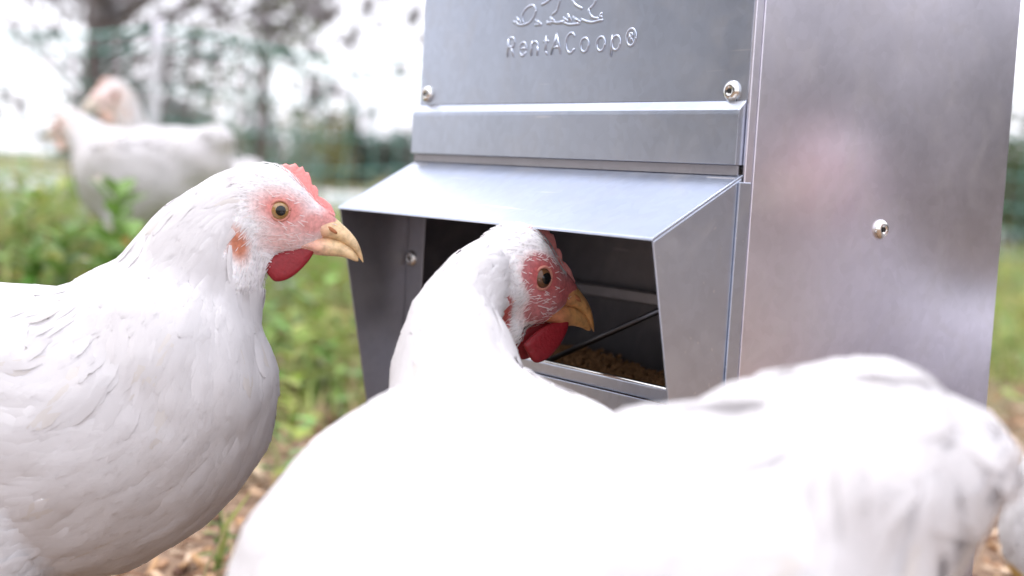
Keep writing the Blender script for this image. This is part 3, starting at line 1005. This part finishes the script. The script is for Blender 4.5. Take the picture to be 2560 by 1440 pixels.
make_hen('hen', 'white hen seen from behind, feeding with its beak under the hood', (-0.0067, 0.6466, 0.0000), 1.3614, [
    (0.2922, 0.0574, 0.3678, 0.0186, 0.0285),
    (0.2817, 0.0662, 0.3617, 0.0198, 0.0288),
    (0.2532, 0.0715, 0.3571, 0.0200, 0.0320),
    (0.2331, 0.0768, 0.3370, 0.0280, 0.0380),
    (0.2124, 0.0703, 0.3169, 0.0380, 0.0440),
    (0.1872, 0.0590, 0.2905, 0.0460, 0.0470),
    (0.1395, 0.0275, 0.2502, 0.0960, 0.0690),
    (0.0696, 0.0144, 0.2381, 0.1120, 0.0900),
    (0.0000, 0.0000, 0.2266, 0.1190, 0.0980),
    (-0.0733, -0.0159, 0.2291, 0.1050, 0.0860),
    (-0.1365, -0.0304, 0.2339, 0.0700, 0.0580),
    (-0.1900, -0.0411, 0.2414, 0.0380, 0.0260),
    (-0.2237, -0.0485, 0.2496, 0.0200, 0.0120)],
    ((0.3025, 0.0487, 0.3673), -0.6981, 0.0349, 0.0000, 0.0002997), vox=.0023, wings=.55, flush_shade=.72, spacing=dict(head=.0026, neck=.0062, body=.0112))
make_hen('hen', 'out of focus white hen bending down in the right foreground, rump raised', (0.0832, 0.5875, 0.0000), 3.0718, [
    (0.1356, 0.0171, 0.1400, 0.0180, 0.0220),
    (0.1229, 0.0153, 0.1526, 0.0240, 0.0280),
    (0.1037, 0.0126, 0.1707, 0.0320, 0.0360),
    (0.0715, 0.0084, 0.1963, 0.0560, 0.0600),
    (0.0394, 0.0042, 0.2219, 0.0840, 0.0840),
    (0.0000, -0.0000, 0.2411, 0.1000, 0.0980),
    (-0.0266, -0.0034, 0.2613, 0.0840, 0.0620),
    (-0.0509, -0.0083, 0.3042, 0.0640, 0.0530),
    (-0.0726, -0.0111, 0.3216, 0.0480, 0.0420),
    (-0.0948, -0.0125, 0.3187, 0.0360, 0.0340),
    (-0.1117, -0.0137, 0.3188, 0.0300, 0.0220),
    (-0.1259, -0.0149, 0.3222, 0.0200, 0.0100)],
    ((0.1403, 0.0178, 0.1347), 0.0000, 0.6109, 0.0000, 0.0002800), vox=.0035, wings=0, lift=.04, lump=1.7, spacing=dict(head=.004, neck=.010, body=.018))
make_hen('hen', 'alert white hen beyond the right edge, seen mirrored in the feeder side', (0.5284, 1.0254, 0.0000), 3.7525, [
    (0.1630, 0.0000, 0.4570, 0.0180, 0.0260),
    (0.1470, 0.0000, 0.4430, 0.0210, 0.0300),
    (0.1350, 0.0000, 0.4100, 0.0280, 0.0340),
    (0.1230, 0.0000, 0.3700, 0.0380, 0.0440),
    (0.1000, 0.0000, 0.3250, 0.0580, 0.0660),
    (0.0600, -0.0000, 0.2800, 0.0850, 0.0860),
    (-0.0000, 0.0000, 0.2550, 0.0980, 0.0980),
    (-0.0650, 0.0000, 0.2650, 0.0880, 0.0850),
    (-0.1250, -0.0000, 0.3000, 0.0580, 0.0520),
    (-0.1650, 0.0000, 0.3350, 0.0300, 0.0220)],
    ((0.1750, 0.0000, 0.4550), 0.0000, 0.0000, 0.0000, 0.0002750), vox=.003, spacing=dict(head=.0034, neck=.0075, body=.0155))
make_hen('hen', 'white hen at lower right, only its flank inside the frame', (0.6150, 1.3845, 0.0000), 1.0472, [
    (0.2080, 0.0000, 0.2020, 0.0180, 0.0260),
    (0.1900, 0.0000, 0.1940, 0.0220, 0.0300),
    (0.1650, 0.0000, 0.1800, 0.0300, 0.0360),
    (0.1350, 0.0000, 0.1550, 0.0440, 0.0480),
    (0.1000, 0.0000, 0.1300, 0.0640, 0.0680),
    (0.0600, 0.0000, 0.1100, 0.0850, 0.0860),
    (0.0000, 0.0000, 0.1050, 0.0980, 0.0980),
    (-0.0650, 0.0000, 0.1200, 0.0880, 0.0850),
    (-0.1200, 0.0000, 0.1500, 0.0580, 0.0520),
    (-0.1600, 0.0000, 0.1850, 0.0300, 0.0220)],
    ((0.2200, 0.0000, 0.2000), 0.0000, 0.0000, 0.0000, 0.0002750), legs=False, vox=.003, spacing=dict(head=.0034, neck=.0075, body=.0155))
make_hen('hen', 'blurred white hen standing tall with raised head far left behind', (-0.8206, 3.4993, 0.2100), 4.0492, [
    (0.2119, -0.0000, 0.3648, 0.0234, 0.0338),
    (0.1911, -0.0000, 0.3466, 0.0273, 0.0390),
    (0.1755, -0.0000, 0.3037, 0.0364, 0.0442),
    (0.1599, -0.0000, 0.2517, 0.0494, 0.0572),
    (0.1300, -0.0000, 0.1932, 0.0754, 0.0858),
    (0.0780, -0.0000, 0.1347, 0.1105, 0.1118),
    (-0.0000, 0.0000, 0.1022, 0.1274, 0.1274),
    (-0.0845, -0.0000, 0.1152, 0.1144, 0.1105),
    (-0.1625, -0.0000, 0.1607, 0.0754, 0.0676),
    (-0.2145, -0.0000, 0.2062, 0.0390, 0.0286)],
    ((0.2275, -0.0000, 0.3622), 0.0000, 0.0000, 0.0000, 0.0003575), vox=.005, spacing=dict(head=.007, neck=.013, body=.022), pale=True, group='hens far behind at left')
make_hen('hen', 'blurred white hen low and side on behind the nearest head', (-0.7481, 2.8791, 0.2100), 2.5831, [
    (0.2392, 0.0000, 0.2854, 0.0207, 0.0299),
    (0.2185, 0.0000, 0.2762, 0.0253, 0.0345),
    (0.1897, 0.0000, 0.2601, 0.0345, 0.0414),
    (0.1552, 0.0000, 0.2314, 0.0506, 0.0552),
    (0.1150, -0.0000, 0.2026, 0.0736, 0.0782),
    (0.0690, 0.0000, 0.1796, 0.0978, 0.0989),
    (0.0000, -0.0000, 0.1739, 0.1127, 0.1127),
    (-0.0748, 0.0000, 0.1911, 0.1012, 0.0978),
    (-0.1380, 0.0000, 0.2256, 0.0667, 0.0598),
    (-0.1840, -0.0000, 0.2659, 0.0345, 0.0253)],
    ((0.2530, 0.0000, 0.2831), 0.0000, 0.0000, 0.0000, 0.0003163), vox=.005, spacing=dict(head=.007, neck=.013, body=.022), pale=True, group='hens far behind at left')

# ------------------------------------------------------------------ vegetation
def leaf_cloud(name, centers, size, colors, parent=None, elong=1.6, up=.3):
    n = len(centers)
    d = rng.normal(size=(n, 3)); d[:, 2] += up; d /= np.linalg.norm(d, axis=1)[:, None]
    e = np.cross(d, rng.normal(size=(n, 3))); e /= np.linalg.norm(e, axis=1)[:, None]
    nn = np.cross(d, e)
    L = size * rng.uniform(.6, 1.3, n)[:, None]
    W_ = L / elong
    c = np.asarray(centers)
    V = np.stack([c - d * L * .5, c + e * W_ * .5 + nn * L * .06, c + d * L * .5 - nn * L * .08, c - e * W_ * .5 + nn * L * .06], 1).reshape(-1, 3)
    Q = np.arange(n * 4).reshape(-1, 4)
    me = npmesh(name, V, Q)
    set_color(me, 'Col', np.repeat(colors, 4, axis=0))
    return link_mesh(name, me, M['leaf'], parent, smooth=False)

def leafcols(n, a, b, jitter=.25):
    t = rng.random((n, 1))
    return (np.array(a) * (1 - t) + np.array(b) * t) * rng.uniform(1 - jitter, 1 + jitter, (n, 1))

def tree(name, label, x, y, h, crown_c, crown_r, nclump, per, leaf, ca, cb, cat='tree', group=None, trunk_r=.07, spread=.28):
    z0 = float(gz(x, y))
    root = empty(name, (x, y, z0))
    tag(root, label, cat, group)
    acc = Acc()
    top = np.array([crown_c[0] * .8, crown_c[1] * .8, h * .85])
    P = [(0, 0, -.05), (top[0] * .2 + .04, top[1] * .2, h * .3), (top[0] * .6 - .03, top[1] * .6, h * .6), tuple(top)]
    acc.tube(P, [trunk_r, trunk_r * .75, trunk_r * .5, trunk_r * .15], n=8, sub=4)
    cl = []
    for i in range(nclump):
        d = rng.normal(size=3); d /= np.linalg.norm(d)
        rr = rng.random() ** .45
        c = np.array(crown_c) + d * np.array(crown_r) * rr
        if c[2] < .08: c[2] = .08 + rng.random() * .2
        cl.append(c)
    cl = np.array(cl)
    for i in range(0, nclump, 2):
        c = cl[i]; t = np.clip(c[2] / h * .7, .12, .8)
        b = np.array([top[0] * t, top[1] * t, h * .85 * t])
        acc.tube([b, (b + c) / 2 + (0, 0, .05 * h * .2), c], [trunk_r * .28, trunk_r * .16, trunk_r * .06], n=5, sub=2)
    acc.obj('trunk', M['bark'], root)
    pts = (cl[:, None, :] + rng.normal(size=(nclump, per, 3)) * spread * min(crown_r) * .8).reshape(-1, 3)
    pts[:, 2] = np.maximum(pts[:, 2], .03)
    leaf_cloud('crown', pts, leaf, leafcols(len(pts), ca, cb), root)
    return root

tree('broadleaf_tree', 'tall broadleaf tree with gappy crown at upper left behind the netting', -3.0, 9.6, 4.6, (.5, -.2, 2.45), (2.0, 1.3, 1.95), 150, 24, .13, (.17, .16, .165), (.36, .32, .35), group='trees along the field edge')  # greyed, lightened leaf colours imitate veiling glare over the background
tree('broadleaf_tree', 'slender tree with thin low branches left of centre behind the netting', -1.95, 10.5, 3.2, (0, 0, 1.55), (.62, .5, 1.25), 30, 22, .10, (.14, .17, .10), (.27, .28, .18), group='trees along the field edge', trunk_r=.04)
def conifer(label, x, y, h, r, n, ca, cb):
    root = empty('young_conifer', (x, y, 0)); tag(root, label, 'conifer', 'young conifers beyond the track')
    Acc().tube([(0, 0, -.02), (0, 0, h * .5), (0, 0, h * .95)], [.05, .035, .01], n=7).obj('trunk', M['bark'], root)
    t = rng.random(n) ** 1.4
    a = rng.random(n) * 2 * math.pi
    rr = r * (1 - t) * (.45 + .55 * rng.random(n)) * (1 + .25 * np.sin(t * 40))
    leaf_cloud('crown', np.column_stack([rr * np.cos(a), rr * np.sin(a), .08 * h + t * h * .94]), .20, leafcols(n, ca, cb), root, elong=2.6)
conifer('dark narrow conifer standing against the white sky beside the feeder', -3.55, 30, 1.95, .50, 900, (.02, .045, .035), (.05, .075, .055))
conifer('shorter dark conifer just left of the feeder band', -2.0, 34, 1.35, .55, 700, (.03, .055, .03), (.06, .09, .05))
tree('shrub', 'yellow green shrub beyond the fence left of the conifer', -2.55, 18, 1.35, (0, 0, .75), (.42, .4, .62), 26, 26, .11, (.14, .15, .05), (.24, .22, .09), 'shrub', 'shrubs along the fence', .03)
tree('shrub', 'thin grey green shrub behind the netting above the nearest comb', -2.2, 12.5, 1.1, (0, 0, .55), (.62, .4, .5), 30, 20, .09, (.12, .17, .14), (.24, .28, .22), 'shrub', 'shrubs along the fence', .03)
tree('shrub', 'loose green shrub at the right edge beyond the feeder', 4.1, 11.5, 1.5, (0, 0, .70), (.85, .6, .72), 50, 28, .10, (.05, .08, .035), (.13, .16, .08), 'shrub', 'shrubs along the fence', .03)
for i, (x, y, w, h, lb) in enumerate([(-16, 62, 5, 3.2, 'hazy far hedge clump at the left horizon'), (-6.5, 66, 4.5, 2.2, 'low far hedge clump left of the feeder'), (19, 60, 6, 3.4, 'far hedge clump at the right horizon')]):
    tree('hedge_clump', lb, x, y, h, (0, 0, h * .5), (w, 1.5, h * .5), 90, 24, .42, (.10, .13, .11), (.20, .23, .20), 'hedge', 'far hedges', .08)  # hedge colours lightened to imitate the glare in the distance
# out-of-frame trees mirrored in the steel; left ones added to darken its front
for lb, x, y, h, rx, ry in [('dense dark tree right of the frame, mirrored in the middle of the feeder side', 6.8, 3.2, 2.1, 1.4, 1.9),
                            ('dense dark tree right of the frame and nearest the camera', 6.2, .2, 1.8, 1.3, 1.7),
                            ('dense dark tree right of the frame and farthest back', 6.6, 6.4, 2.0, 1.3, 1.8),
                            ('unseen dense tree added left of the frame to darken the feeder front', -5.6, .8, 3.9, 1.3, 2.2),
                            ('unseen dense tree added left of the frame, nearest the camera', -5.2, -2.6, 3.6, 1.3, 1.9)]:
    tree('broadleaf_tree', lb, x, y, h, (0, 0, h * .48), (rx, ry, h * .46), 120, 40, .21, (.035, .04, .035), (.08, .075, .07), group='trees along the field edge')

# ------------------------------------------------------------------ poultry netting
def fence():
    root = empty('poultry_netting', (0, 7.0, 0)); tag(root, 'green poultry netting on slim posts behind the birds', 'fence')
    y = 0.0
    posts = [(-3.55, 'd'), (-1.82, 'w'), (.1, 'w'), (2.1, 'w'), (4.0, 'w')]
    for x, k in posts:
        Acc().tube([(x, y, -.05), (x + .012, y, .6), (x + .02, y, 1.12)], .026 if k == 'w' else .032, n=10, sub=3).obj('post', M['post_white'] if k == 'w' else M['post_dark'], root)
    a = Acc()
    xs = np.linspace(-5.4, 4.2, 130)
    def sag(x, z):
        d = min(abs(x - q[0]) for q in posts)
        return z - .10 * min(d, .9) * (z / 1.1) + .015 * math.sin(x * 5 + z * 9)
    for z, r in [(1.06, .009), (.98, .006), (.80, .004), (.63, .004), (.47, .005), (.33, .005), (.20, .005), (.09, .005)]:
        a.tube([(x, y + .02 * math.sin(x * 3 + z * 5), sag(x, z)) for x in xs], r, n=5, lat=(0, 0, 1))
    a.obj('net_strand', M['net'], root)
    b = Acc()
    for x in np.arange(-5.3, 4.1, .12):
        b.tube([(x + .02 * math.sin(x * 9 + k), y + .01 * k, sag(x, z)) for k, z in enumerate((.02, .33, .63, .90, 1.06))], .0035, n=4, lat=(1, 0, 0))
    b.obj('net_stay', M['net'], root)
fence()

# ------------------------------------------------------------------ grass, weeds, litter
def bare(X, Y):
    """1 = trodden bare ground near the feeder, 0 = turf"""
    d = np.hypot((X - .12) * .9, Y - 1.0)
    n = .35 * np.sin(X * 4.1 + 2 * np.sin(Y * 2.3)) + .25 * np.sin(Y * 5.3 + X * 2.2) + .2 * np.sin(X * 11 + Y * 9)
    lim = np.where(X > .35, 2.7, 1.15)
    return 1 - sstep(d + n * .35, lim - .25, lim + .6)

def scatter(n, y0, y1, power=1.0, margin=.5):
    Y = y0 + (y1 - y0) * rng.random(n) ** power
    hw = Y * .40 + margin
    X = (rng.random(n) * 2 - 1) * hw
    return X, Y

def grass():
    n = 60000
    X, Y = scatter(n, 1.15, 11.0, 1.25)
    keep = rng.random(n) > bare(X, Y) * .985
    X, Y = X[keep], Y[keep]; n = len(X)
    Z = gz(X, Y)
    hgt = rng.uniform(.03, .10, n) * (1 + .35 * np.sin(X * 3 + Y * 2)) * (1 + .08 * Y)
    ang = rng.random(n) * 2 * math.pi
    lean = rng.uniform(.1, .75, n) * hgt
    wd = rng.uniform(.0016, .0042, n) * (1 + .10 * Y)
    dx, dy = np.cos(ang), np.sin(ang)
    px, py = -dy, dx
    V = np.zeros((n, 6, 3), np.float32)
    for j, (s, w) in enumerate([(0, 1.), (.55, .85), (1., .1)]):
        cx = X + dx * lean * s ** 2; cy = Y + dy * lean * s ** 2; cz = Z - .004 + hgt * s * (1 - .15 * s)
        V[:, j * 2] = np.column_stack([cx + px * wd * w, cy + py * wd * w, cz])
        V[:, j * 2 + 1] = np.column_stack([cx - px * wd * w, cy - py * wd * w, cz])
    q = np.array([(0, 1, 3, 2), (2, 3, 5, 4)])
    Q = (np.arange(n)[:, None, None] * 6 + q[None]).reshape(-1, 4)
    me = npmesh('grass', V.reshape(-1, 3), Q)
    dry = (rng.random(n) < .30)[:, None]
    c = np.where(dry, leafcols(n, (.36, .28, .14), (.52, .42, .24)), leafcols(n, (.20, .28, .06), (.42, .48, .16)))
    set_color(me, 'Col', np.repeat(c, 6, axis=0))
    tag(link_mesh('grass', me, M['leaf'], None, False), 'rough green grass with dry stems behind the birds', 'grass', kind='stuff')
grass()

def leaf_blade(V, Fc, Cl, base, ang, tilt, L, W_, col):
    d = np.array([math.cos(ang) * math.cos(tilt), math.sin(ang) * math.cos(tilt), math.sin(tilt)])
    p = np.array([-math.sin(ang), math.cos(ang), 0])
    o = len(V)
    for s, w in ((0, .12), (.3, .8), (.6, 1.), (.85, .6), (1., .06)):
        c = base + d * L * s - np.array([0, 0, L * .35 * s * s])
        V += [c + p * W_ * w * .5, c - np.array([0, 0, W_ * .12 * w]), c - p * W_ * w * .5]
        Cl += [col, col * .85, col]
    for j in range(4):
        for k in (0, 1):
            Fc.append((o + j * 3 + k, o + j * 3 + k + 1, o + (j + 1) * 3 + k + 1, o + (j + 1) * 3 + k))

def weeds():
    V, Fc, Cl = [], [], []
    n = 3600
    X, Y = scatter(n, 1.35, 7.5, 1.3, .4)
    keep = rng.random(n) > bare(X, Y) * .95
    for x, y in zip(X[keep], Y[keep]):
        z = float(gz(x, y))
        h = random.uniform(.02, .16) * (1 + .06 * y)
        col0 = np.array([random.uniform(.19, .38), random.uniform(.30, .47), random.uniform(.05, .13)])
        for k in range(random.randint(5, 10)):
            leaf_blade(V, Fc, Cl, np.array([x, y, z + h * random.random()]), random.uniform(0, 6.28), random.uniform(.1, 1.0), random.uniform(.025, .065) * (1 + .05 * y), random.uniform(.012, .030), col0 * random.uniform(.75, 1.25))
    me = pymesh('broad_leaves', V, Fc)
    set_color(me, 'Col', np.array(Cl))
    tag(link_mesh('weed_cover', me, M['leaf']), 'broad leaved green weeds growing among the grass', 'weeds', kind='stuff')
weeds()

def sprig(label, x, y, h, n, group='single weeds on the bare soil'):
    root = empty('weed_plant', (x, y, float(gz(x, y)))); tag(root, label, 'plant', group)
    Acc().tube([(0, 0, -.01), (.006, .002, h * .5), (.004, 0, h)], [.003, .0024, .001], n=6, sub=3).obj('stem', simple('weed_stem', (.12, .20, .05), .6), root)
    me_v, me_f, me_c = [], [], []
    for k in range(n):
        t = (k + .5) / n
        leaf_blade(me_v, me_f, me_c, np.array([.005, 0, h * (.1 + .9 * t)]), k * 2.4 + random.random() * .5, random.uniform(.3, 1.1), h * random.uniform(.22, .38), h * .11, np.array([.16, .28, .06]) * random.uniform(.7, 1.3))
    me = pymesh('foliage', me_v, me_f); set_color(me, 'Col', np.array(me_c))
    link_mesh('foliage', me, M['leaf'], root)
sprig('bright green leafy weed sprouting between the two nearest hens', -0.291, 1.442, 0.075, 16)
sprig('small green weed on the soil edge right of the nearest breast', -0.408, 2.350, 0.060, 12)
sprig('taller green weed clump between hen and feeder', -0.331, 2.377, 0.070, 14)
for k, (x, y, h) in enumerate([(-.83, 2.45, .22), (-.765, 2.40, .26), (-.71, 2.5, .30), (-.64, 2.35, .27), (-.56, 2.45, .22), (-.79, 2.25, .18), (-.69, 2.2, .20)]):
    sprig(['tall leafy weed at far left in front of the background hens', 'bushy tall weed second from left before the background hens', 'tallest leafy weed before the background hens', 'tall weed just left of the nearest hen neck', 'tall weed half hidden by the nearest hen neck', 'low leafy weed at the left frame edge', 'nearest of the tall weeds before the background hens'][k], x, y, h, 34, 'tall weeds before the background hens')

def flowers():
    V, Fc, Cl = [], [], []
    for _ in range(240):
        x, y = random.uniform(-1.9, -.5), random.uniform(2.6, 5.2)
        z = float(gz(x, y)) + random.uniform(.06, .14)
        for k in range(5):
            leaf_blade(V, Fc, Cl, np.array([x, y, z]), k * 1.256, .5, .016, .012, np.array([.75, .73, .76]))
    me = pymesh('clover_flowers', V, Fc); set_color(me, 'Col', np.array(Cl))
    tag(link_mesh('clover_flowers', me, M['leaf']), 'small white clover heads in the grass at left', 'flowers', kind='stuff')
flowers()

def chips():
    n = 15000
    Y = .7 + 4.2 * rng.random(n) ** 1.2; X = (rng.random(n) * 2 - 1) * (Y * .42 + .45)
    keep = rng.random(n) < .08 + .92 * bare(X, Y)
    X, Y = X[keep], Y[keep]; n = len(X)
    Z = gz(X, Y) + rng.uniform(.001, .016, n)
    L = rng.uniform(.006, .030, n); W_ = L * rng.uniform(.2, .6, n); Hh = rng.uniform(.0015, .005, n)
    a = rng.random(n) * math.pi; ti = rng.normal(0, .28, n); ro = rng.normal(0, .3, n)
    ux = np.column_stack([np.cos(a) * np.cos(ti), np.sin(a) * np.cos(ti), np.sin(ti)])
    uy = np.column_stack([-np.sin(a) * np.cos(ro), np.cos(a) * np.cos(ro), np.sin(ro)])
    uz = np.cross(ux, uy)
    c = np.column_stack([X, Y, Z])
    cor = [(-1, -1, -1), (1, -.7, -1), (1, 1, -1), (-1, .8, -1), (-1, -1, 1), (.9, -.7, 1), (1, .9, 1), (-.9, .8, 1)]
    V = np.stack([c + ux * (L * q[0] * .5)[:, None] + uy * (W_ * q[1] * .5)[:, None] + uz * (Hh * q[2] * .5)[:, None] for q in cor], 1).reshape(-1, 3)
    q = np.array([(0, 3, 2, 1), (4, 5, 6, 7), (0, 1, 5, 4), (1, 2, 6, 5), (2, 3, 7, 6), (3, 0, 4, 7)])
    Q = (np.arange(n)[:, None, None] * 8 + q[None]).reshape(-1, 4)
    me = npmesh('wood_chips', V, Q)
    pal = np.array([(.22, .11, .06), (.36, .21, .12), (.50, .34, .22), (.62, .47, .34), (.12, .06, .04), (.45, .27, .14)])
    set_color(me, 'Col', np.repeat(pal[rng.integers(0, len(pal), n)] * rng.uniform(.8, 1.2, (n, 1)), 8, axis=0))
    m, nt, b = mat_base('wood_chip')
    at_ = N(nt, 'ShaderNodeVertexColor', layer_name='Col'); nt.links.new(at_.outputs['Color'], b.inputs['Base Color']); b.inputs['Roughness'].default_value = .9
    tag(link_mesh('wood_chips', me, m, None, False), 'brown wood chips and straw bits on the bare soil', 'wood chips', kind='stuff')
chips()
